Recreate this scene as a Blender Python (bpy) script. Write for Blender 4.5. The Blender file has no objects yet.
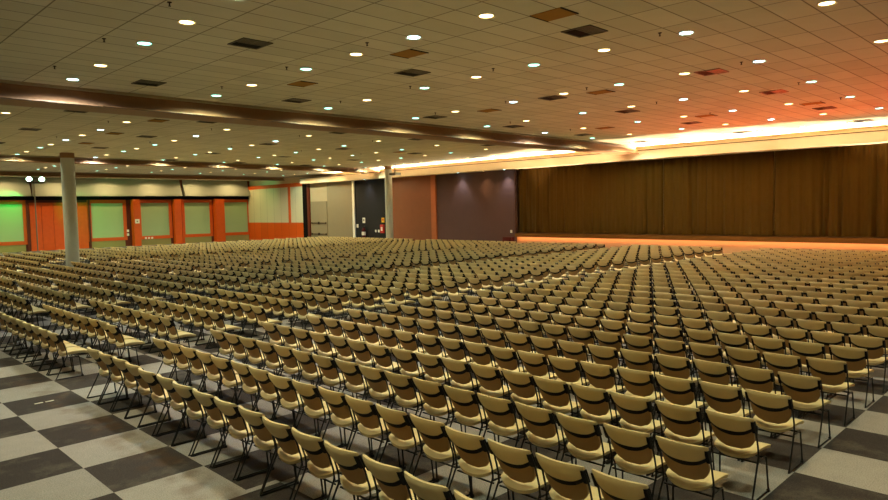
import bpy, bmesh, math, random
import numpy as np
from mathutils import Matrix, Vector
random.seed(7)
sc = bpy.context.scene
COL = sc.collection
H = 6.4                     # ceiling height
XS = 33.0                   # plane of the stage wall
YL = 54.0                   # plane of the long side wall
XB, YR = -9.0, -19.0        # walls behind the viewer

# ------------------------------------------------------------------ helpers
def s2l(c):
    return tuple(((v/255)/12.92 if v/255 <= .04045 else ((v/255+.055)/1.055)**2.4) for v in c)

class MB:
    """collects vertices and faces (with material slots) for ONE mesh"""
    def __init__(s): s.v=[]; s.f=[]; s.m=[]
    def add(s, v, f, mi=0):
        o=len(s.v); s.v+= [tuple(a) for a in v]; s.f += [tuple(i+o for i in q) for q in f]; s.m += [mi]*len(f)
    def box(s, x0,x1,y0,y1,z0,z1, mi=0):
        v=[(x,y,z) for x in (x0,x1) for y in (y0,y1) for z in (z0,z1)]
        s.add(v,[(0,1,3,2),(4,6,7,5),(0,4,5,1),(2,3,7,6),(0,2,6,4),(1,5,7,3)],mi)
    def tube(s, pts, r, n=6, mi=0, closed=False):
        P=[Vector(p) for p in pts]; rings=[]; up=None
        N=len(P)
        for i in range(N):
            a=P[i-1] if (i>0 or closed) else P[i]; b=P[(i+1)%N] if (i<N-1 or closed) else P[i]
            t=(b-a).normalized()
            if up is None:
                up=Vector((0,1,0)) if abs(t.y)<.9 else Vector((0,0,1))
            u=(up-t*up.dot(t)).normalized(); w=t.cross(u); up=u
            rings.append([P[i]+(u*math.cos(2*math.pi*k/n)+w*math.sin(2*math.pi*k/n))*r for k in range(n)])
        v=[p for g in rings for p in g]; f=[]
        for i in range(N if closed else N-1):
            j=(i+1)%N
            for k in range(n):
                f.append((i*n+k, i*n+(k+1)%n, j*n+(k+1)%n, j*n+k))
        if not closed:
            f.append(tuple(range(n))[::-1]); f.append(tuple((N-1)*n+k for k in range(n)))
        s.add(v,f,mi)
    def lathe(s, prof, n=24, c=(0,0,0), mi=0, cap0=True, cap1=True):
        v=[]; f=[]
        for r,z in prof:
            for k in range(n):
                a=2*math.pi*k/n; v.append((c[0]+r*math.cos(a), c[1]+r*math.sin(a), c[2]+z))
        for i in range(len(prof)-1):
            for k in range(n):
                f.append((i*n+k, i*n+(k+1)%n, (i+1)*n+(k+1)%n, (i+1)*n+k))
        if cap0: f.append(tuple(range(n))[::-1])
        if cap1: f.append(tuple((len(prof)-1)*n+k for k in range(n)))
        s.add(v,f,mi)
    def shell(s, fn, nu, nv, mi=0):
        """closed pad: fn(u,v,side) side 0 = outer face, 1 = inner face"""
        v=[];f=[]
        idx={}
        for sd in (0,1):
            for i in range(nu+1):
                for j in range(nv+1):
                    idx[sd,i,j]=len(v); v.append(fn(2*i/nu-1, j/nv, sd))
        for i in range(nu):
            for j in range(nv):
                f.append((idx[0,i,j],idx[0,i+1,j],idx[0,i+1,j+1],idx[0,i,j+1]))
                f.append((idx[1,i,j],idx[1,i,j+1],idx[1,i+1,j+1],idx[1,i+1,j]))
        for i in range(nu):
            for j in (0,nv):
                q=(idx[0,i,j],idx[1,i,j],idx[1,i+1,j],idx[0,i+1,j]); f.append(q if j==0 else q[::-1])
        for j in range(nv):
            for i in (0,nu):
                q=(idx[0,i,j],idx[0,i,j+1],idx[1,i,j+1],idx[1,i,j]); f.append(q if i==0 else q[::-1])
        s.add(v,f,mi)
    def mesh(s, name, mats, smooth=True):
        me=bpy.data.meshes.new(name); me.from_pydata(s.v,[],s.f)
        for m in mats: me.materials.append(m)
        me.polygons.foreach_set('material_index', s.m)
        bm=bmesh.new(); bm.from_mesh(me); bmesh.ops.recalc_face_normals(bm, faces=bm.faces); bm.to_mesh(me); bm.free()
        if smooth:
            me.polygons.foreach_set('use_smooth',[True]*len(me.polygons))
            me.set_sharp_from_angle(angle=math.radians(42))
        me.update(); return me
    def build(s, name, mats, parent=None, smooth=True):
        if not isinstance(mats,(list,tuple)): mats=[mats]
        return link(name, s.mesh(name,mats,smooth), parent)

def link(name, me, parent=None):
    o=bpy.data.objects.new(name, me); COL.objects.link(o)
    if parent: o.parent=parent
    return o
def thing(name, label, cat, loc=(0,0,0), group=None, rz=0):
    o=bpy.data.objects.new(name,None); o.empty_display_size=.1; COL.objects.link(o); o.location=loc; o.rotation_euler=(0,0,rz)
    return tag(o,label,cat,group)
def tag(o,label,cat,group=None):
    o['label']=label; o['category']=cat
    if group: o['group']=group
    return o
def struct(o,label=None,cat=None):
    o['kind']='structure'
    if label: o['label']=label
    if cat: o['category']=cat
    return o
def copy_tree(o,parent=None):
    c=o.copy(); COL.objects.link(c)
    if parent: c.parent=parent
    for ch in o.children: copy_tree(ch,c)
    return c
ORD=['zeroth','first','second','third','fourth','fifth','sixth','seventh','eighth','ninth','tenth','eleventh','twelfth','thirteenth','fourteenth','fifteenth','sixteenth','seventeenth','eighteenth','nineteenth','twentieth','twenty-first','twenty-second','twenty-third','twenty-fourth','twenty-fifth','twenty-sixth','twenty-seventh','twenty-eighth','twenty-ninth','thirtieth']

# ------------------------------------------------------------------ materials
class NT:
    def __init__(s,name,rough=.7,spec=.3):
        s.m=bpy.data.materials.new(name); s.m.use_nodes=True; s.t=s.m.node_tree
        s.b=s.t.nodes['Principled BSDF']; s.b.inputs['Roughness'].default_value=rough
        s.b.inputs['Specular IOR Level'].default_value=spec
    def n(s,typ,**k):
        o=s.t.nodes.new(typ)
        for a,b in k.items(): setattr(o,a,b)
        return o
    def l(s,a,b): s.t.links.new(a,b)
    def val(s,inp,x):
        if hasattr(x,'links') or isinstance(x,bpy.types.NodeSocket): s.l(x,inp)
        else: inp.default_value=x
    def math(s,op,a,b=None,c=None):
        o=s.n('ShaderNodeMath',operation=op); s.val(o.inputs[0],a)
        if b is not None: s.val(o.inputs[1],b)
        if c is not None: s.val(o.inputs[2],c)
        return o.outputs[0]
    def mix(s,f,a,b):
        o=s.n('ShaderNodeMix',data_type='RGBA'); s.val(o.inputs[0],f)
        for i,x in ((6,a),(7,b)):
            if isinstance(x,bpy.types.NodeSocket): s.l(x,o.inputs[i])
            else: o.inputs[i].default_value=(*x[:3],1)
        return o.outputs[2]
    def noise(s,scale,detail=3,vec=None,rough=.6):
        o=s.n('ShaderNodeTexNoise'); o.inputs['Scale'].default_value=scale; o.inputs['Detail'].default_value=detail; o.inputs['Roughness'].default_value=rough
        if vec is not None: s.l(vec,o.inputs['Vector'])
        return o.outputs[0]
    def ramp(s,x,lo,hi):
        o=s.n('ShaderNodeMapRange'); s.val(o.inputs[0],x); o.inputs[1].default_value=lo; o.inputs[2].default_value=hi
        return o.outputs[0]
    def pos(s):
        o=s.n('ShaderNodeTexCoord').outputs['Object']; p=s.n('ShaderNodeSeparateXYZ'); s.l(o,p.inputs[0])
        return o,p.outputs[0],p.outputs[1],p.outputs[2]
    def bump(s,h,strength=.3,dist=.01):
        o=s.n('ShaderNodeBump'); o.inputs['Strength'].default_value=strength; o.inputs['Distance'].default_value=dist
        s.l(h,o.inputs['Height']); s.l(o.outputs[0],s.b.inputs['Normal'])
    def col(s,c):
        if isinstance(c,bpy.types.NodeSocket): s.l(c,s.b.inputs['Base Color'])
        else: s.b.inputs['Base Color'].default_value=(*c[:3],1)
        return s.m

def plain(name,rgb,rough=.6,spec=.3,var=.12,scale=6,metal=0,bump=0):
    t=NT(name,rough,spec); c=s2l(rgb); t.b.inputs['Metallic'].default_value=metal
    o,x,y,z=t.pos(); nz=t.noise(scale,4,o)
    if bump: t.bump(t.noise(scale*20,2,o),bump,.003)
    return t.col(t.mix(nz,[v*(1-var) for v in c],[min(1,v*(1+var)) for v in c]))
def emit(name,rgb,strength):
    m=bpy.data.materials.new(name); m.use_nodes=True; t=m.node_tree
    for n in list(t.nodes):
        if n.type=='BSDF_PRINCIPLED': t.nodes.remove(n)
    e=t.nodes.new('ShaderNodeEmission'); e.inputs[0].default_value=(*s2l(rgb),1); e.inputs[1].default_value=strength
    t.links.new(e.outputs[0],t.nodes['Material Output'].inputs[0]); return m
def planks(name,rgb,width,axis,rough=.45,var=.18):
    """vertical wood boards: grain plus a thin dark joint every `width` metres along `axis`"""
    t=NT(name,rough,.35); o,x,y,z=t.pos(); a=(x,y,z)[axis]; c=s2l(rgb)
    fr=t.math('FRACT',t.math('DIVIDE',a,width)); idx=t.math('FLOOR',t.math('DIVIDE',a,width))
    w=t.n('ShaderNodeTexWhiteNoise',noise_dimensions='1D'); t.l(idx,w.inputs['W'])
    mp=t.n('ShaderNodeMapping'); t.l(o,mp.inputs[0]); mp.inputs['Scale'].default_value=(9,9,.6)
    g=t.noise(3,4,mp.outputs[0]); f=t.math('ADD',t.math('MULTIPLY',w.outputs[0],.5),t.math('MULTIPLY',g,.5))
    base=t.mix(f,[v*(1-var) for v in c],[v*(1+var) for v in c])
    j=t.math('LESS_THAN',fr,.035/width*.6)
    return t.col(t.mix(j,base,[v*.25 for v in c]))

# carpet: metre squares laid as a checkerboard, worn brown along the edge of the seating
def carpet():
    t=NT('chequered_carpet',.95,.1); o,x,y,z=t.pos()
    right=t.math('LESS_THAN',y,-6.0)
    xx=t.math('SUBTRACT',x,t.math('MULTIPLY',right,.3666)); yy=t.math('ADD',y,t.math('MULTIPLY',right,.089))
    fx=t.math('FLOOR',xx); fy=t.math('FLOOR',yy)
    par=t.math('FLOORED_MODULO',t.math('ADD',fx,fy),2.0)
    n1=t.noise(70,3,o,.8); n2=t.noise(5,4,o); n3=t.noise(260,2,o)
    w=t.n('ShaderNodeTexWhiteNoise',noise_dimensions='2D'); cv=t.n('ShaderNodeCombineXYZ'); t.l(fx,cv.inputs[0]); t.l(fy,cv.inputs[1]); t.l(cv.outputs[0],w.inputs['Vector'])
    g=t.math('ADD',t.math('MULTIPLY',t.ramp(n1,.34,.66),.6),t.math('ADD',t.math('MULTIPLY',n2,.25),t.math('MULTIPLY',w.outputs[0],.25)))
    li=t.mix(g,s2l((98,92,86)),s2l((186,178,168))); dk=t.mix(g,s2l((34,30,29)),s2l((84,75,70)))
    base=t.mix(par,dk,li)
    # worn, brown stained band on the walkway right behind the last row
    band=t.math('MULTIPLY',t.ramp(x,-.62,-.45),t.math('SUBTRACT',1.0,t.ramp(x,-.12,-.04)))
    sm=t.ramp(t.noise(2.6,2,o),.44,.62)
    st=t.math('MULTIPLY',band,t.math('MULTIPLY',sm,.38))
    st=t.math('MULTIPLY',st,t.math('SUBTRACT',1.0,t.ramp(y,1.0,3.0)))
    base=t.mix(st,base,s2l((96,68,42)))
    # dusty scuffs under the seats
    sc2=t.math('MULTIPLY',t.ramp(t.noise(1.7,5,o,.7),.5,.75),.25)
    base=t.mix(sc2,base,s2l((150,142,124)))
    t.bump(n3,.35,.004)
    return t.col(base)

def ceiling_mat():
    t=NT('mineral_ceiling_panels',.9,.15); o,x,y,z=t.pos()
    def seam(a,off,per,w):
        q=t.math('DIVIDE',t.math('SUBTRACT',a,off),per)
        d=t.math('ABSOLUTE',t.math('SUBTRACT',t.math('FRACT',t.math('ADD',q,.5)),.5))
        return t.math('MULTIPLY',d,per), t.math('FLOOR',q)
    dx,ix=seam(x,5.15,1.3,.012); dy,iy=seam(y,-4.31,.615,.012)
    d=t.math('MINIMUM',dx,dy)
    ln=t.math('SUBTRACT',1.0,t.ramp(d,.006,.02))
    w=t.n('ShaderNodeTexWhiteNoise',noise_dimensions='2D'); cv=t.n('ShaderNodeCombineXYZ'); t.l(ix,cv.inputs[0]); t.l(iy,cv.inputs[1]); t.l(cv.outputs[0],w.inputs['Vector'])
    n=t.noise(1.2,5,o); n2=t.noise(120,2,o)
    g=t.math('ADD',t.math('MULTIPLY',w.outputs[0],.45),t.math('MULTIPLY',n,.55))
    base=t.mix(g,s2l((190,184,162)),s2l((216,210,190)))
    big=t.ramp(t.noise(.8,4,o),.62,.8)
    base=t.mix(t.math('MULTIPLY',big,.22),base,s2l((150,128,92)))
    base=t.mix(t.math('MULTIPLY',ln,.75),base,s2l((84,72,52)))
    # slightly sagging panels: edges catch light that grazes the ceiling
    sag=t.math('ADD',t.math('MULTIPLY',w.outputs[0],.006),t.math('MULTIPLY',t.ramp(dy,0,.06),.010))
    t.bump(sag,.6,1.0)
    return t.col(base)

M={}
M['carpet']=carpet(); M['ceiling']=ceiling_mat()
M['pad']=plain('cream_upholstery',(220,198,144),.62,.25,.08,9,bump=.15)
M['shell']=plain('tan_back_fabric',(176,140,92),.75,.2,.10,9)
M['black']=plain('black_tube',(18,16,15),.4,.4,.1,9)
M['rubber']=plain('black_piping_and_shade',(20,17,14),.7,.2,.1,9)
M['beam']=plain('brown_beam_laminate',(140,102,70),.5,.35,.12,1.5)
M['beamdark']=plain('dark_beam_joint',(48,32,22),.7,.2,.1,3)
M['rail']=plain('grey_beam_rail',(150,138,112),.6,.3,.06,3)
M['column']=plain('grey_column_plaster',(176,176,164),.6,.3,.08,2)
M['orange']=planks('orange_wood_x',(208,86,16),.95,0)
M['orange_y']=planks('orange_wood_y',(214,86,14),1.35,1)
M['orangeplain']=plain('orange_wood_trim',(206,84,16),.45,.35,.15,3)
M['darkwood']=plain('dark_red_wood',(92,38,20),.5,.3,.15,3)
M['gap_and_shade']=plain('black_recess_and_shade',(16,12,9),.9,.1,.1,3)
M['valance']=plain('white_valance',(150,154,140),.6,.3,.05,1)
M['plaster']=plain('beige_plaster',(176,160,130),.85,.2,.06,1.5)
M['fascia']=plain('cream_fascia',(228,210,180),.8,.2,.04,1)
M['charcoal']=plain('charcoal_wall_panel',(20,17,16),.7,.25,.12,1.5)
M['brownwall']=plain('brown_wall_panel',(126,76,46),.7,.25,.10,1.5)
M['plumwall']=plain('plum_wall_panel',(80,56,52),.7,.25,.10,1.5)
M['greydoor']=plain('grey_painted_steel',(136,124,98),.55,.3,.06,2)
M['cream_y']=planks('cream_partition_panel',(206,198,166),1.35,1,.7,.05)
M['blind']=plain('pale_green_blind',(160,186,140),.8,.2,.04,.7)
M['wains']=plain('olive_wainscot',(146,140,88),.8,.2,.12,2)
M['curtain']=plain('brown_velvet',(70,49,6),.9,.15,.10,2)
M['stagelip']=plain('brown_stage_edge',(104,66,18),.7,.2,.10,2)
M['stagefront']=plain('buff_stage_front',(196,160,120),.7,.25,.05,2)
M['stagefloor']=plain('stage_boards',(70,48,30),.6,.3,.1,2)
M['tan']=plain('tan_ceiling_panel',(150,108,44),.8,.2,.15,3)
M['ventdark']=plain('vent_black',(8,7,6),.8,.2,.1,3)
M['ventgrille']=plain('vent_grille_metal',(88,80,62),.5,.4,.08,3)
M['metal']=plain('grey_metal',(120,116,106),.4,.5,.05,5,.4)
M['white']=plain('white_plastic',(232,228,214),.5,.3,.03,5)
M['red']=plain('red_enamel',(186,34,24),.35,.5,.05,5)
M['darkred']=plain('dark_red_cloth',(74,16,14),.8,.2,.1,5)
M['yellow']=plain('yellow_sign',(232,186,40),.5,.3,.03,5)
M['tape']=plain('pale_floor_tape',(206,200,176),.7,.2,.1,30)
M['lens_w']=emit('warm_lamp_lens',(255,226,160),7)
M['lens_c']=emit('cool_lamp_lens',(160,255,236),7)
M['lens_b']=emit('bluewhite_lamp_lens',(190,240,255),14)
M['lens_g']=emit('greenish_flood_lens',(190,255,220),20)
M['ring']=plain('downlight_rim',(190,176,136),.5,.4,.05,8)
M['tubelamp']=emit('cove_tube',(255,225,170),6)

# ------------------------------------------------------------------ camera (fitted to the floor and seating grid)
yaw,pitch,roll=0.7863672843640097,0.06136016217453352,-0.01968020812600469
FPX=669.2287639634941; CAM=Vector((-3.4085272,-12.4916881,2.963876))
fw=Vector((math.cos(pitch)*math.cos(yaw),math.cos(pitch)*math.sin(yaw),-math.sin(pitch)))
r0=Vector((math.sin(yaw),-math.cos(yaw),0)); u0=r0.cross(fw)
r2=r0*math.cos(roll)+u0*math.sin(roll); u2=-r0*math.sin(roll)+u0*math.cos(roll)
cd=bpy.data.cameras.new('camera'); cam=bpy.data.objects.new('camera',cd); COL.objects.link(cam)
cd.sensor_fit='HORIZONTAL'; cd.sensor_width=36; cd.lens=FPX/888*36; cd.clip_end=200
mw=Matrix((r2,u2,-fw)).transposed().to_4x4(); mw.translation=CAM; cam.matrix_world=mw
sc.camera=cam
def project(p):
    d=Vector(p)-CAM; z=d.dot(fw)
    if z<.1: return None
    return 444+FPX*d.dot(r2)/z, 250-FPX*d.dot(u2)/z, z

# ------------------------------------------------------------------ room shell
b=MB(); b.box(XB,XS+8,YR,YL,-.2,0); struct(b.build('floor',M['carpet'],smooth=False))
b=MB(); b.box(XB,XS+8,YR,YL+.3,H,H+.2); struct(b.build('ceiling',M['ceiling'],smooth=False))
b=MB(); b.box(XB-.3,XB,YR-.3,YL+.3,0,H); struct(b.build('wall_rear',M['plaster'],smooth=False))
b=MB(); b.box(XB,XS+8,YR-.3,YR,0,H); struct(b.build('wall_right',M['plaster'],smooth=False))
b=MB(); b.box(XB,XS+.3,YL,YL+.3,0,H); struct(b.build('wall_left',M['darkwood'],smooth=False))

# beams under the ceiling, running towards the stage: concave front face, thin nose, flat underside
def beam(y, zb, depth, nose, label):
    prof=[(y+.06,H),(y+.06,H-.06),(y+.16,H-.07),(y+.17,H-.14),(y+.13,H-.26),(y+.03,H-.36),(y-nose,zb+.03),(y-nose,zb),
          (y-nose+.04,zb),(y-nose+.04,zb+.02),(y-nose+.08,zb+.02),(y-nose+.08,zb),(y+depth,zb),(y+depth,H)]
    mi=[2,2,0,0,0,0,0,1,1,1,1,0,0]
    x0,x1=XB,XS-.75
    m=MB(); n=len(prof)
    v=[(x0,a,c) for a,c in prof]+[(x1,a,c) for a,c in prof]
    m.add(v,[(i,i+1,n+i+1,n+i) for i in range(n-1)])
    m.m=list(mi)
    m.add(v,[tuple(range(n)),tuple(range(n,2*n))[::-1]],0)
    return struct(m.build('ceiling_beam',[M['beam'],M['beamdark'],M['rail']]),label,'beam')
beam(7.15,5.93,1.15,.08,'thick brown ceiling beam closest to the camera, crossing above the seating')
beam(30.45,6.06,.9,.05,'second brown ceiling beam, beyond the round columns')
beam(45.2,6.06,.9,.05,'third brown ceiling beam, along the windowed side wall')

# round columns
def column(x,y,r,label):
    m=MB(); m.lathe([(r,0),(r,H-.28)],32,mi=0,cap1=False); m.lathe([(r*1.04,H-.28),(r*1.04,H)],32,mi=1)
    o=m.build('column',[M['column'],M['beam']]); o.location=(x,y,0); struct(o,label,'column'); return o
column(8.07,27.9,.34,'tall round grey column standing among the chairs, close to the orange side wall')
column(30.8,27.8,.29,'far round column in front of the dark stage-side wall')

# ------------------------------------------------------------------ stage side (plane x = XS)
def panel(name,mat,y0,y1,z0,z1,x0=XS,x1=XS+.3,parent=None):
    m=MB(); m.box(x0,x1,y0,y1,z0,z1); o=m.build(name,mat,parent,smooth=False)
    return o
XF=32.2; ZF0,ZF1=5.61,6.12          # fascia trough in front of the wall
struct(panel('wall_stage',M['plaster'],YR,YL,0,H,XS+8,XS+8.3))
struct(panel('wall_front',M['plumwall'],16.95,24.68,0,ZF0+.1))
struct(panel('wall_front',M['brownwall'],25.2,30.6,0,ZF0+.1))
struct(panel('wall_front',M['charcoal'],30.6,35.0,0,ZF0+.1))
struct(panel('trim_1',plain('brown_post_wood',(170,92,48),.5,.3,.1,3),24.68,25.2,0,ZF0+.1,XS-.12,XS+.2))
struct(panel('trim_2',M['white'],35.02,35.3,0,ZF0+.1,XS-.1,XS+.2))
struct(panel('wall_front',M['greydoor'],35.3,39.2,0,ZF0+.4,XS-.02,XS+.3))
struct(panel('wall_front',M['plaster'],39.2,42.05,0,ZF0+.4,XS+.06,XS+.3))
struct(panel('trim_3',M['darkwood'],42.05,42.4,0,ZF0+.4,XS-.1,XS+.2))
struct(panel('wall_front',M['gap_and_shade'],42.4,43.3,0,H-.3,XS,XS+.3))
# exit door with two bars
d=struct(thing('door_1','grey double exit door with two horizontal push bars beside the folding partition','door',(XS,40.6,0)))
m=MB(); m.box(-.02,.05,-1.3,1.3,.01,3.9); m.build('door_leaf',M['greydoor'],d,smooth=False)
for z in (.82,1.86):
    m=MB(); m.box(-.10,-.05,-1.15,1.15,z-.04,z+.04); m.box(-.1,-.02,-1.2,-1.1,z-.08,z+.08); m.box(-.1,-.02,1.1,1.2,z-.08,z+.08); m.box(-.1,-.02,-.08,.08,z-.1,z+.12)
    m.build('push_bar',M['beamdark'],d,smooth=False)
# folding partition: orange dado, cream upper panels, orange head and one orange post
p=struct(thing('wall_partition','folding partition with cream upper panels over an orange wood dado, in the far corner','partition',(XS,48.6,0)))
def ppart(n,mat,y0,y1,z0,z1,x0=0,x1=.25):
    m=MB(); m.box(x0,x1,y0-48.6,y1-48.6,z0,z1); m.build(n,mat,p,smooth=False)
ppart('dado_panel',M['orange_y'],43.3,YL,0,1.9); ppart('cream_panel',M['cream_y'],43.3,YL,1.9,5.42)
ppart('head_rail',M['orangeplain'],43.3,YL,5.42,5.78,-.05,.25); ppart('post',M['orangeplain'],45.45,45.8,1.9,5.42,-.06,.1)
# fascia trough with a lip, soffit behind it
m=MB(); m.box(XF,XF+.08,YR,42.4,ZF0,ZF1); m.box(XF+.08,XS+.5,YR,42.4,ZF0,ZF0+.05)
m.box(XF-.03,XF+.08,YR,42.4,ZF1-.025,ZF1+.01,1)
struct(m.build('trim_4',[M['fascia'],M['beamdark']],smooth=False))
m=MB(); m.box(XS+.3,XS+.5,YR,YL,ZF0+.05,H); struct(m.build('wall_cove',M['fascia'],smooth=False))

# stage platform
st=struct(thing('stage_platform','low stage with a brown edge and a buff front lit orange, under the curtain','stage',(XS,0,0)))
m=MB(); m.box(.12,7.9,YR+.1,16.9,0,.93); m.build('stage_front',M['stagefront'],st,smooth=False)
m=MB(); m.box(-.08,7.9,YR+.1,16.9,.93,1.19); m.build('stage_edge',M['stagelip'],st,smooth=False)

# curtain panels
def curtain(y0,y1,seed,label):
    rnd=random.Random(seed); ny=int((y1-y0)/.045); nz=10
    ph=[(rnd.uniform(3,5),rnd.uniform(0,6)),(rnd.uniform(9,12),rnd.uniform(0,6)),(rnd.uniform(19,24),rnd.uniform(0,6))]
    folds=[(rnd.uniform(y0,y1),rnd.uniform(.05,.12)) for _ in range(int((y1-y0)*.9))]
    z0,z1=1.24,ZF0+.02
    m=MB(); v=[];f=[]
    for side in (0,1):
        for i in range(ny+1):
            y=y0+(y1-y0)*i/ny
            for j in range(nz+1):
                t=j/nz; z=z0+(z1-z0)*t
                a=.045*math.sin(ph[0][0]*y+ph[0][1]+.4*t)+.03*math.sin(ph[1][0]*y+ph[1][1]+.8*math.sin(y))+.028*math.sin(ph[2][0]*y+ph[2][1])
                for c,w in folds: a+= .12*math.exp(-((y-c-.05*(1-t)*math.sin(c*7))/w)**2)*(1.15-.5*t)
                e=min(1,(y-y0)/.1,(y1-y)/.1)
                v.append((XS+.32+a*(.85+.15*(1-t))+.10*(1-e)+.02*side,y,z))
    o=(ny+1)*(nz+1)
    for i in range(ny):
        for j in range(nz):
            q=i*(nz+1)+j
            f.append((q,q+1,q+nz+2,q+nz+1)); f.append((o+q,o+q+nz+1,o+q+nz+2,o+q+1))
    m.add(v,f); ob=m.build('stage_curtain',M['curtain'])
    return tag(ob,label,'curtain','brown stage curtain lengths')
curtain(6.2,16.92,1,'brown pleated stage curtain length next to the plum wall panel')
curtain(.06,6.16,2,'brown stage curtain length in the middle, between two dark seams')
curtain(YR+.2,.02,3,'brown stage curtain length farthest from the plum wall, beyond the darkest seam')

# dark red steps at the end of the stage
m=MB(); m.box(XS-.75,XS-.1,16.95,17.75,0,.45); m.box(XS-.4,XS-.1,16.95,17.75,.45,.92)
tag(m.build('stage_steps',M['darkred'],smooth=False),'dark red steps at the end of the stage below the plum wall','steps')
m=MB(); m.lathe([(.03,0),(.03,.5)],10); o=m.build('socket_post',M['black']); o.location=(XS-.12,17.2,0)
bpy.data.objects.remove(o)

# signs, switches and extinguishers on the charcoal wall
def plate(name,mat,y,z,w,h,label,cat,x=XS,mark=None):
    t=thing(name,label,cat,(x,y,z)); m=MB(); m.box(-.03,-.002,-w/2,w/2,-h/2,h/2); m.build('plate',mat,t,smooth=False)
    if mark:
        m=MB(); m.box(-.034,-.029,-w*.3,w*.3,-h*.12,h*.22); m.build('symbol',mark,t,smooth=False)
    return t
plate('wall_sign',M['white'],33.8,2.1,.34,.46,'white safety sign above the extinguisher on the charcoal wall','sign',mark=M['metal'])
plate('wall_sign',M['yellow'],31.2,2.12,.36,.4,'yellow square sign above the red cabinet beside the column','sign',mark=M['red'])
plate('light_switch',M['white'],34.72,1.62,.24,.3,'white light switch next to the white door trim','switch')
plate('light_switch',M['white'],32.2,1.19,.17,.2,'white switch plate low on the charcoal wall, closer to the white trim','switch')
plate('light_switch',M['white'],31.8,1.19,.2,.22,'white switch plate low on the charcoal wall, closer to the column','switch')
t=thing('fire_cabinet','red fire cabinet with white lettering plate on the charcoal wall beside the column','cabinet',(XS,31.25,1.38))
m=MB(); m.box(-.14,-.002,-.22,.22,-.36,.36); m.build('cabinet_body',M['red'],t,smooth=False)
m=MB(); m.box(-.15,-.138,-.1,.12,-.16,.16); m.build('plate',M['white'],t,smooth=False)
t=thing('fire_extinguisher','dark red fire extinguisher with pale label, standing below the white sign','extinguisher',(XS-.22,33.6,0))
m=MB(); m.lathe([(.16,0),(.17,.03),(.17,1.25),(.13,1.4),(.05,1.48)],16); m.build('cylinder',M['darkred'],t)
m=MB(); m.lathe([(.05,1.47),(.05,1.56),(.08,1.57),(.08,1.62)],10); m.box(-.2,.04,-.02,.02,1.58,1.62); m.build('valve',M['black'],t)
m=MB(); m.lathe([(.176,.82),(.176,1.12)],16,cap0=False,cap1=False); m.build('label_band',M['white'],t)
# cream lamp-like wall fitting at the stage corner
plate('wall_socket',M['white'],17.28,1.3,.16,.2,'small white socket on the plum wall at the corner of the stage curtain','socket')

# ------------------------------------------------------------------ side wall with windows (plane y = YL)
YW=YL-.02
def wbox(name,mat,x0,x1,z0,z1,y0,y1=YL,parent=None):
    m=MB(); m.box(x0,x1,y0,y1,z0,z1); return m.build(name,mat,parent,smooth=False)
struct(wbox('trim_5',M['gap_and_shade'],XB,XS,4.42,4.76,YL-.3))  # black strip standing in for the shadow line under the valance
# curved white valance in lengths, with dark gaps between
def valance(x0,x1,label):
    m=MB(); prof=[(YL-.05,6.4),(YL-.12,6.0),(YL-.30,5.6),(YL-.52,5.2),(YL-.66,4.9),(YL-.70,4.76),(YL-.62,4.74),(YL-.02,4.74)]
    n=len(prof); v=[(x0,a,c) for a,c in prof]+[(x1,a,c) for a,c in prof]
    m.add(v,[(i,i+1,n+i+1,n+i) for i in range(n-1)]+[tuple(range(n)),tuple(range(n,2*n))[::-1]])
    return struct(m.build('trim_6',M['valance']),label,'valance')
valance(XB,12.35,'curved white valance above the green-lit window'); valance(12.55,25.55,'long curved white valance behind the round column'); valance(25.85,XS,'curved white valance beside the folding partition')
# windows with pale green blinds
wins=[(6.5,11.75),(17.2,20.0),(21.65,24.35),(25.95,28.6),(30.25,32.9)]
wl=['pale blind window at the edge of the picture, lit bright green','pale green blind window next to the orange plank doors','pale green blind window over the row of white sockets','yellowish blind window between the dark double post and the plain orange post','pale blind window partly hidden by the folding partition']
for i,((a,c),lb) in enumerate(zip(wins,wl)):
    w=struct(thing('window_%d'%(i+1),lb,'window',((a+c)/2,YL,0))); h=(c-a)/2
    m=MB()
    for (x0,x1,z0,z1) in ((-h-.3,-h,.6,4.42),(h,h+.3,.6,4.42),(-h,h,.6,.9),(-h,h,4.1,4.42)): m.box(x0,x1,-.12,-.01,z0,z1)
    m.build('frame',M['orangeplain'],w,smooth=False)
    m=MB(); m.box(-h,h,-.06,-.01,.9,4.1); m.build('pane',M['blind'],w,smooth=False)
    m=MB(); m.box(-h-.1,h+.1,-.08,-.01,0,.6); m.build('panel',M['wains'],w,smooth=False)
# orange posts between the windows
for k,(a,c,yy,lb) in enumerate([(20.75,21.35,.7,'plain orange post carrying a white square notice'),(24.75,25.45,.55,'orange half of the dark double post'),(29.0,29.95,.7,'plain orange post beside the folding partition'),(25.6,25.8,.3,'thin orange post next to the double post')]):
    struct(wbox('trim_%d'%(7+k),M['orangeplain'],a,c,0,4.44,YL-yy,YL-.01),lb,'post')
# plank doors
d=struct(thing('door_2','wide orange plank doors behind the round column','door',(14.55,YL,0)))
for k in range(5):
    x0=12.25+k*.93-14.55; m=MB(); m.box(x0+.01,x0+.92,-.1,-.01,0,4.2); m.build('door_leaf',M['orangeplain'],d,smooth=False)
m=MB(); m.box(12.0-14.55,12.2-14.55,-.2,-.01,0,4.4); m.box(16.95-14.55,17.1-14.55,-.2,-.01,0,4.4); m.build('frame',M['darkwood'],d,smooth=False)
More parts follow.
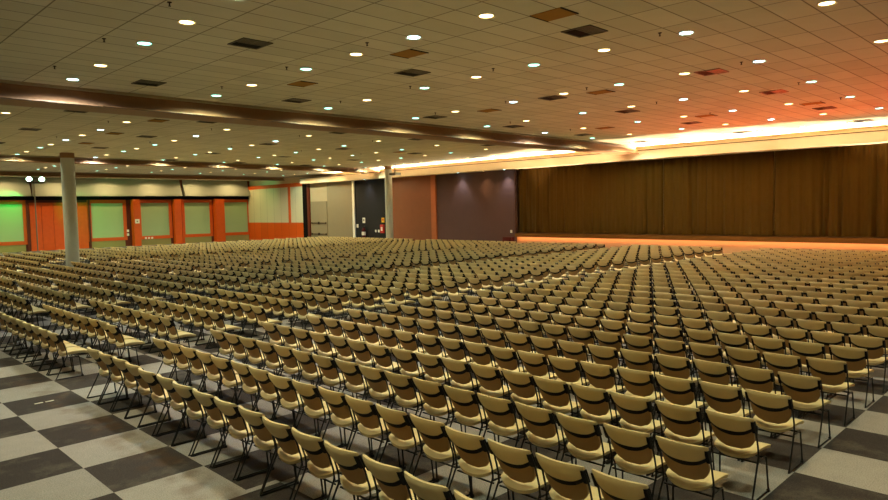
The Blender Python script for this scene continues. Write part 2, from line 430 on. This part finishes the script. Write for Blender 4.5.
# notice and sockets
t=thing('wall_notice','white square notice with a small dark mark on the orange post','sign',(21.05,YL-.7,2.36))
m=MB(); m.box(-.2,.2,-.03,-.002,-.2,.2); m.build('plate',M['white'],t,smooth=False)
m=MB(); m.box(-.07,.07,-.034,-.03,-.07,.05); m.build('symbol',M['metal'],t,smooth=False)
SOC=['first','second','third']
for k,x in enumerate((22.0,22.3,22.6)):
    t=thing('wall_socket','white socket plate under the blind window, %s from the post with the notice'%SOC[k],'socket',(x,YL-.12,.70),'sockets under the blind window')
    m=MB(); m.box(-.09,.09,-.03,0,-.09,.09); m.build('plate',M['white'],t,smooth=False)
t=thing('light_switch','pale switch box in the dark gap beside the post with the notice','switch',(20.35,YL-.1,1.25))
m=MB(); m.box(-.1,.1,-.06,0,.1,.34); m.box(-.1,.1,-.06,0,-.25,-.02); m.build('plate',M['white'],t,smooth=False)
# flood lamps on a bracket over the gap of the valance
t=thing('flood_lamp','pair of bright greenish flood lamps on a dark pole above the orange doors','lamp',(12.45,YL-1.3,0))
m=MB(); m.tube([(0,0,0),(0,0,5.85)],.05,8); m.box(-.06,.06,.2,.62,4.78,6.1); m.build('pole',M['metal'],t)
m=MB(); m.box(-.55,.75,-.05,.05,5.82,5.9); m.build('crossbar',M['black'],t,smooth=False)
for dx in (-.35,.6):
    m=MB(); m.lathe([(.10,0),(.24,.22),(.24,.30)],16); hd=m.build('lamp_head',M['black'],t); hd.location=(dx,-.05,6.02); hd.rotation_euler=(math.radians(62),0,math.radians(-18))
    m=MB(); m.lathe([(.21,.305),(.21,.32)],16); m.build('lens',M['lens_g'],hd)

# ------------------------------------------------------------------ downlights
def downlight_parts(kind):
    m=MB(); m.lathe([(.125,0),(.155,-.004),(.165,-.016),(.16,0)],20,cap0=False,cap1=False); ring=m.mesh('rim',[M['ring']])
    m=MB(); m.lathe([(.126,-.003),(.09,-.010),(.02,-.014)],20); lens=m.mesh('lens',[M['lens_'+kind]])
    return ring,lens
DP={k:downlight_parts(k) for k in 'wcb'}
LCOL={'w':((255,218,154),1.0),'c':((226,255,228),1.0),'b':((226,242,255),1.6)}
PW=250.0
SPOT={}
for k in 'wcb':
    ld=bpy.data.lights.new('downlight_beam_'+k,'SPOT'); ld.energy=PW*LCOL[k][1]; ld.color=s2l(LCOL[k][0]); ld.spot_size=math.radians(86); ld.spot_blend=.8; ld.shadow_soft_size=.11
    SPOT[k]=ld
    lw=ld.copy(); lw.spot_size=math.radians(164); lw.spot_blend=.3; SPOT[k+'_wide']=lw      # lamps hung close to a beam spill on its face
COLX=[30.15,26.1,22.05,17.95,13.85,9.85,5.88,2.05,-2.0]
bays=[([6.2,4.1,1.45,-.55,-2.45,-4.4,-6.3,-8.85,-11.2,-13.6,-16.0],'in front of the thick beam'),
      ([13.45,16.35,18.7,21.05,23.45,25.35,28.05,30.0],'behind the thick beam'),
      ([36.2,38.5,40.6,42.6],'beyond the second beam'),
      ([52.2],'beside the windowed wall')]
COOLBLUE={(75.7,78.6)}
bluepos=[(2.13,5.99),(2.11,-2.45),(5.86,-2.66),(9.75,-6.43),(13.82,-6.31),(22.02,-2.29),(17.78,-2.44),(25.84,-2.31),(13.89,1.46),(22.5,6.53),(6.11,16.0),(10.2,16.32),(14.19,16.3),(6.39,20.75),(10.44,29.65)]
n_light=0
for bi,(rows,where) in enumerate(bays):
    for ri,y in enumerate(rows):
        if bi==0: warm=(ri%2==1)
        elif bi==1: warm=(ri%2==0)
        else: warm=(ri%2==0)
        for ci,x in enumerate(COLX):
            if bi>=2 and x<2: continue
            dx=.012*(y-1); xx=x+dx*.9; yy=y+.008*(x-10)
            kind='w' if warm else 'c'
            if any(abs(xx-a)<.9 and abs(yy-c)<.9 for a,c in bluepos): kind='b'
            tone={'w':'warm','c':'cool','b':'bluish white'}[kind]
            lo=bpy.data.objects.new('downlight_beam',SPOT[kind+('_wide' if bi>=2 or (bi,ri) in ((0,0),(1,7)) else '')]); COL.objects.link(lo); lo.location=(xx,yy,H-.05)
            pj=project((xx,yy,H))
            if pj is None or not(-6<pj[0]<894 and -6<pj[1]<506): continue
            t=thing('downlight','%s round downlight, %s from the stage, %s row %s'%(tone,ORD[ci+1],ORD[ri+1],where),'downlight',(xx,yy,H),'recessed ceiling downlights')
            link('rim',DP[kind][0],t); link('lens',DP[kind][1],t); n_light+=1
# wall washers in the soffit over the dark wall panels
for y,k,lb in ((33.0,'b','over the charcoal panel'),(21.9,'b','over the plum panel, nearer the orange post'),(19.4,'w','over the middle of the plum panel'),(17.5,'b','over the plum panel, nearer the curtain')):
    t=thing('wall_washer','small round wall washer lamp in the soffit '+lb,'downlight',(XS-.45,y,ZF0),'wall washers over the dark panels')
    link('rim',DP[k][0],t); link('lens',DP[k][1],t)
    ld=bpy.data.lights.new('washer_beam','SPOT'); ld.energy=230 if k=='b' else 110; ld.color=s2l(LCOL[k][0]); ld.spot_size=math.radians(95); ld.spot_blend=.9; ld.shadow_soft_size=.1
    lo=bpy.data.objects.new('washer_beam',ld); COL.objects.link(lo); lo.location=(XS-.45,y,ZF0-.05)

# ------------------------------------------------------------------ ceiling vents, tan panels, sprinklers
def vent_meshes():
    m=MB(); m.box(-.33,.33,-.33,-.30,-.02,0); m.box(-.33,.33,.30,.33,-.02,0); m.box(-.33,-.30,-.30,.30,-.02,0); m.box(.30,.33,-.30,.30,-.02,0); m.box(-.30,.30,-.015,.015,-.018,0)
    fr=m.mesh('frame',[M['ventgrille']],False)
    m=MB(); m.box(-.30,.30,.015,.30,-.006,-.001); op=m.mesh('opening',[M['ventdark']],False)
    m=MB(); m.box(-.30,.30,-.30,-.015,-.006,-.001,1)
    for k in range(8): m.box(-.30,.30,-.29+k*.034,-.27+k*.034,-.014,-.006)
    m.box(-.01,.01,-.30,-.015,-.016,-.006)
    gr=m.mesh('grille',[M['ventgrille'],M['beamdark']],False)
    return fr,op,gr
VF=vent_meshes()
VX=[30.0,24.3,18.9,14.2,8.15,3.65]; VY=[5.5,.1,-5.0]; VY2=[11.6,17.7,23.95,29.8]
for ys,where in ((VY,'in front of the thick beam'),(VY2,'behind the thick beam')):
    for ri,y in enumerate(ys):
        for ci,x in enumerate(VX):
            xx=x+.014*(y-1); yy=y+.012*(x-10); pj=project((xx,yy,H))
            if pj is None or not(-6<pj[0]<894 and -6<pj[1]<506): continue
            t=thing('ceiling_vent','black ceiling vent, %s from the stage, %s row %s'%(ORD[ci+1],ORD[ri+1],where),'vent',(xx,yy,H),'square ceiling vents')
            for n_,me in zip(('frame','opening','grille'),VF): link(n_,me,t)
m=MB(); m.box(-.27,.27,-.32,.32,-.012,0); m.box(-.27,.27,-.34,-.32,-.02,0,1); m.box(-.27,.27,.32,.34,-.02,0,1)
TM=m.mesh('tan_panel',[M['tan'],M['beamdark']],False)
TP={'in front of the thick beam':[[(22.8,3.55),(14.65,3.2),(6.85,3.05)],[(22.6,-1.1),(14.5,-1.4),(6.7,-1.4)],[(22.55,-4.9),(6.67,-5.3)]],
    'behind the thick beam':[[(6.75,12.35)],[(23.2,17.7),(6.9,17.25)],[(7.25,22.0)]]}
for where,rows in TP.items():
    for ri,row in enumerate(rows):
        for ci,(x,y) in enumerate(row):
            o=link('ceiling_access_panel',TM); o.location=(x,y,H)
            tag(o,'tan ceiling panel, %s from the stage, %s row %s'%(ORD[ci+1],ORD[ri+1],where) if len(row)>1 else 'lone tan ceiling panel in the %s row %s'%(ORD[ri+1],where),'panel','tan ceiling panels')
m=MB(); m.lathe([(.04,0),(.04,-.008),(.012,-.014),(.012,-.055),(.008,-.06)],10); m.lathe([(.02,-.06),(.026,-.064),(.02,-.068)],10)
SM=m.mesh('sprinkler',[M['beamdark']])
for ys,where in (([4.75,1.5,-1.55,-5.95],'in front of the thick beam'),([13.5,19.8],'behind the thick beam')):
    for ri,y in enumerate(ys):
        for ci,x in enumerate((21.9,17.7,13.5,9.35,5.4,1.33)):
            pj=project((x,y,H))
            if pj is None or not(-6<pj[0]<894 and -6<pj[1]<506): continue
            o=link('ceiling_sprinkler',SM); o.location=(x,y,H)
            tag(o,'small dark sprinkler head, %s from the stage, %s row %s'%(ORD[ci+1],ORD[ri+1],where),'sprinkler','ceiling sprinklers')
# projector hanging near the far column
t=thing('projector','small grey projector hanging from the ceiling near the far column','projector',(30.2,26.3,H))
m=MB(); m.lathe([(.12,0),(.12,-.03)],12); m.tube([(0,0,-.02),(0,0,-.62)],.03,8); m.build('ceiling_mount',M['black'],t)
m=MB(); m.box(-.3,.3,-.32,.32,-.80,-.62); m.build('projector_body',M['metal'],t,smooth=False)
m=MB(); m.lathe([(.06,0),(.08,.06)],12); o=m.build('lens',M['black'],t); o.location=(.3,.1,-.71); o.rotation_euler=(0,math.radians(90),0)

# two strips of tape on the carpet
for k,(x,y,rz,lb) in enumerate(((-.595,-.47,.08,'pale tape strip on the dark carpet square, farther from the chairs'),(-.44,-.47,.06,'pale tape strip on the dark carpet square, closer to the chairs'))):
    m=MB(); m.box(-.06,.06,-.02,.02,.0,.004); o=m.build('floor_tape',M['tape'],smooth=False); o.location=(x,y,.001); o.rotation_euler=(0,0,rz); tag(o,lb,'tape','floor tape strips')

# ------------------------------------------------------------------ the chairs
def chair_parts(lo=False):
    nu,nv=(6,3) if lo else (14,7)
    ns=4 if lo else 8
    R={}
    # seat: dished pad with a thick rounded rear edge
    m=MB()
    def seat(u,v,sd):
        y=.232*u*(1-.10*(1-v)**4-.05*v**6)
        rear=.165+.050*u*u*u*u; x=rear+(.635-.03*u**4-rear)*v
        z=.452+.050*u*u*(1-.75*v)-.040*(1-v)**5-.018*max(0,v-.7)/.3
        e=max(abs(u),abs(2*v-1)); th=.046
        return (x+(.012*(1-v) if sd else 0),y*(1 if sd==0 else .96),z+.012*(1-e**8) if sd==0 else z-th*(1-.25*e**8))
    m.shell(seat,nu,nv); R['seat']=(m,['pad'])
    # backrest: curved tan shell, its lower corners rounded off
    def bx(u,z): return .215-.190*(z-.45)/.39+.055*u*u
    m=MB()
    def back(u,v,sd):
        z=.475+.305*v; w=.212*min(1,(.36+.64*math.sqrt(min(1,max(0,v/.55)*(2-v/.55))))) if v<.55 else .212
        return (bx(u*w/.222,z)+(-.006 if sd==0 else .024),w*u,z)
    m.shell(back,nu,4 if lo else 10); R['backrest']=(m,['shell'])
    # padded cover folded over the top, smile shaped lower edge with black piping, deepened as painted shade
    m=MB()
    def low(u): return .680+.070*abs(u)**3
    def hood(u,v,sd):
        zb=low(u); zt=.858-.010*u**4
        z=zb+(zt-zb)*v; w=.240-.012*(1-v)**2
        e=abs(u)**8; rnd=(1-.5*max(0,(v-.75)/.25)**2)
        th=.030*(1-.6*e)*rnd
        puff=.012*math.sin(math.pi*min(1,v))
        return (bx(u,z)-th-puff*(1-e) if sd==0 else bx(u,z)+.030*(1-.6*e)*rnd+.004, w*u, z+(0 if sd==0 else -.002))
    m.shell(hood,nu,ns)
    def pipe_shade(u,v,sd):
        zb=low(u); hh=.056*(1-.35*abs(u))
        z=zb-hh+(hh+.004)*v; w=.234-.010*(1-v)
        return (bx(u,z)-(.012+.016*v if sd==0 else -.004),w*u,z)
    m.shell(pipe_shade,nu,1,1)
    for s in (-1,1):
        def side(u,v,sd,s=s):
            z=.69+.125*v; return (bx(1,z)-.034+.06*(u+1)/2, s*(.243 if sd==0 else .214), z)
        m.shell(side,1,1,1)
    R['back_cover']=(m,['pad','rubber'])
    # sled legs with uprights
    for s,nm in ((-1,'leg_a'),(1,'leg_b')):
        m=MB(); y=.236*s; yo=.250*s; n=4 if lo else 6
        m.tube([(bx(1,.80),y,.80),(bx(1,.66),y,.66),(.215,y,.50),(.225,y,.40)],.0095,n)
        pts=[(.225,y,.425),(.212,y,.39),(.03,yo,.035),(.012,yo,.013),(.04,yo,.010),(.42,yo,.010),(.45,yo,.013),(.455,yo,.035),(.425,y,.365),(.41,y,.380),(.225,y,.385)]
        if lo: pts=[pts[0],pts[2],pts[3],pts[6],pts[8],pts[10]]
        m.tube(pts,.0095,n)
        if not lo: m.box(.44,.475,yo-.012,yo+.012,.0,.03)
        R[nm]=(m,['black'])
    m=MB(); n=4 if lo else 6
    m.tube([(.235,-.236,.355),(.235,.236,.355)],.010,n); m.tube([(.42,-.236,.362),(.42,.236,.362)],.010,n)
    R['seat_frame']=(m,['black'])
    return R
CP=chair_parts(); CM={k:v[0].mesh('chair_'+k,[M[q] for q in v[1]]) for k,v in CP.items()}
def make_chair():
    t=thing('conference_chair','x','chair',(0,0,0))
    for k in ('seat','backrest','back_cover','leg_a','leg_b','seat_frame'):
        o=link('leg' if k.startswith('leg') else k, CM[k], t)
    return t
X0,RP,PT=.01,1.038,.549
blocks=[(-1.03,-1,17,'wide'),(1.22,1,9,'narrow'),(7.75,1,10,''),(14.0,1,15,''),(23.5,1,22,'')]
NR=29
spots=[]
def seg_dist(px,py,ax,ay,bx_,by_):
    t=max(0,min(1,((px-ax)*(bx_-ax)+(py-ay)*(by_-ay))/((bx_-ax)**2+(by_-ay)**2)))
    return math.hypot(px-ax-t*(bx_-ax),py-ay-t*(by_-ay))
for bi,(y0,sg,n,nm) in enumerate(blocks):
    for k in range(NR):
        for i in range(n):
            y=y0+sg*PT*i; x=X0+(RP+.0024*min(9,max(0,-1-y)))*k      # the rows fan out very slightly
            if seg_dist(x+.3,y,8.07,27.9,6.5,22.7)<.88: continue      # cleared round the column
            if math.hypot(x+.3-30.8,y-27.8)<.7: continue
            jx,jy,jr=random.gauss(0,.012),random.gauss(0,.003),random.gauss(0,math.radians(.45))
            cs=[project((x+dx,y+dy,z)) for dx in (0,.6) for dy in (-.25,.25) for z in (0,.8)]
            vis=all(c is not None for c in cs) and max(c[0] for c in cs)>2 and min(c[0] for c in cs)<886 and min(c[1] for c in cs)<497 and max(c[1] for c in cs)>3
            dep=project((x+.3,y,.5)); dep=dep[2] if dep else 99
            spots.append((0 if vis else 1,dep,bi,k,i,x+jx,y+jy,jr))
spots.sort()
NI=300
near=[s for s in spots if s[0]==0 and s[2]<2][:NI]; nearset=set(id(s) for s in near)
proto=make_chair(); first=True
for s in near:
    _,dep,bi,k,i,x,y,jr=s
    if first: t=proto; first=False
    else: t=copy_tree(proto)
    t.location=(x,y,0); t.rotation_euler=(0,0,jr)
    tag(t,'cream padded chair, %s from the long aisle, %s row from the rear, %s block'%(ORD[i+1],ORD[k+1],blocks[bi][3]),'chair','cream conference chairs in rows')
# every farther chair, as one mass
rest=[s for s in spots if id(s) not in nearset]
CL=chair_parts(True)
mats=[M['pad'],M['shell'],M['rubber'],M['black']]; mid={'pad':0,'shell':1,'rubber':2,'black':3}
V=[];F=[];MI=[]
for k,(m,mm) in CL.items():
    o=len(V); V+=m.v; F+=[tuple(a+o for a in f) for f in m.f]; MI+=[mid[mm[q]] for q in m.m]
V=np.array(V); nvt=len(V); loops=np.array([a for f in F for a in f]); cnt=np.array([len(f) for f in F]); MI=np.array(MI)
N=len(rest)
allv=np.empty((N,nvt,3))
for q,s in enumerate(rest):
    c,s_=math.cos(s[7]),math.sin(s[7])
    allv[q,:,0]=V[:,0]*c-V[:,1]*s_+s[5]; allv[q,:,1]=V[:,0]*s_+V[:,1]*c+s[6]; allv[q,:,2]=V[:,2]
al=(loops[None,:]+(np.arange(N)*nvt)[:,None]).ravel(); ac=np.tile(cnt,N)
me=bpy.data.meshes.new('chair_rows'); me.vertices.add(N*nvt); me.vertices.foreach_set('co',allv.ravel())
me.loops.add(len(al)); me.loops.foreach_set('vertex_index',al.astype(np.int32))
me.polygons.add(len(ac)); me.polygons.foreach_set('loop_start',np.concatenate([[0],np.cumsum(ac)[:-1]]).astype(np.int32))
for m_ in mats: me.materials.append(m_)
me.polygons.foreach_set('material_index',np.tile(MI,N).astype(np.int32)); me.polygons.foreach_set('use_smooth',np.ones(len(ac),dtype=bool))
me.update(calc_edges=True); me.validate(); me.set_sharp_from_angle(angle=math.radians(42))
o=link('chair_rows',me); o['kind']='stuff'; tag(o,'mass of farther cream chair rows stretching to the stage and the side wall','chairs')
print('chairs',len(near),N,'downlights',n_light)

# ------------------------------------------------------------------ cove lighting along the stage and stage-front glow
def area(name,loc,rot,sx,sy,power,rgb,spread=180):
    ld=bpy.data.lights.new(name,'AREA'); ld.shape='RECTANGLE'; ld.size=sx; ld.size_y=sy; ld.energy=power; ld.color=s2l(rgb); ld.spread=math.radians(spread)
    o=bpy.data.objects.new(name,ld); COL.objects.link(o); o.location=loc; o.rotation_euler=rot; return o
def aim(d): return Vector(d).to_track_quat('-Z','Y').to_euler()
# warm tubes lying in the trough, shining up on the ceiling and the upper fascia
def line(name,loc,d,length,power,rgb,wid=.06):
    o=area(name,loc,(0,0,0),length,wid,power,rgb)
    Z=-Vector(d).normalized(); X=Vector((0,1,0)); Y=Z.cross(X); mm=Matrix((X,Y,Z)).transposed().to_4x4(); mm.translation=o.location; o.matrix_world=mm; return o
def spot(name,loc,to,power,rgb,ang,blend=.8):
    ld=bpy.data.lights.new(name,'SPOT'); ld.energy=power; ld.color=s2l(rgb); ld.spot_size=math.radians(ang); ld.spot_blend=blend; ld.shadow_soft_size=.1
    o=bpy.data.objects.new(name,ld); COL.objects.link(o); o.location=loc; o.rotation_euler=(Vector(to)-Vector(loc)).to_track_quat('-Z','Y').to_euler(); return o
yy=-18.6
while yy<37.4:
    y1=min(yy+5.6,37.5)
    line('cove_tube_light',(32.46,(yy+y1)/2,6.10),(-.75,0,.6),y1-yy-.1,1050*(y1-yy)/5.6,(255,224,182)); yy=y1
# unseen red spots without fixtures redden the ceiling of the nearer bay
for y in (-9,-5,-1,3):
    spot('unseen_red_uplight',(31.7,y,.2),(22.8,y-2.5,6.4),2300,(255,80,34),66,1.0)
# warm spots without fixtures, added to brighten the ceiling before the stage
for y,xa,pw in ((-7.5,32.2,700),(-4.6,31.4,1100),(-1.8,30.4,1500),(1,30.1,1500),(3.8,30.1,1500),(6.6,30.2,1500),(9.4,30.4,1500),(12.2,30.9,1200),(15,31.6,900)):
    spot('added_warm_uplight',(31.75,y,.2),(xa,y,6.4),pw*2.7,(255,220,178),46,.35)
# orange strip under the stage edge
for y in (-15.2,-7.2,.8,8.8,14.8):
    line('stage_strip_light',(XS-.03,y,.91),(.5,0,-1),4 if y>14 else 8,26 if y<14 else 13,(255,168,108))
# green light on the side wall and the far corner
spot('green_spot',(11.6,YL-2.0,5.6),(9.2,YL,2.2),360,(8,255,110),95)
spot('green_spot',(12.7,YL-2.6,4.5),(19.0,YL,2.4),640,(20,255,130),76)
spot('green_spot',(29,YL-4.5,5.9),(XS,YL-4.0,4.6),120,(110,255,170),80)  # unseen fill without a fixture, tints the partition green

# world: no daylight in the hall
w=bpy.data.worlds.new('world'); sc.world=w; w.use_nodes=True; w.node_tree.nodes['Background'].inputs[0].default_value=(.02,.018,.012,1); w.node_tree.nodes['Background'].inputs[1].default_value=.3
sc.view_settings.view_transform='Standard'; sc.view_settings.look='None'; sc.view_settings.gamma=1; sc.view_settings.use_curve_mapping=False
sc.view_settings.exposure=0.32
sc.cycles.use_denoising=True; sc.cycles.max_bounces=6; sc.cycles.sample_clamp_indirect=8
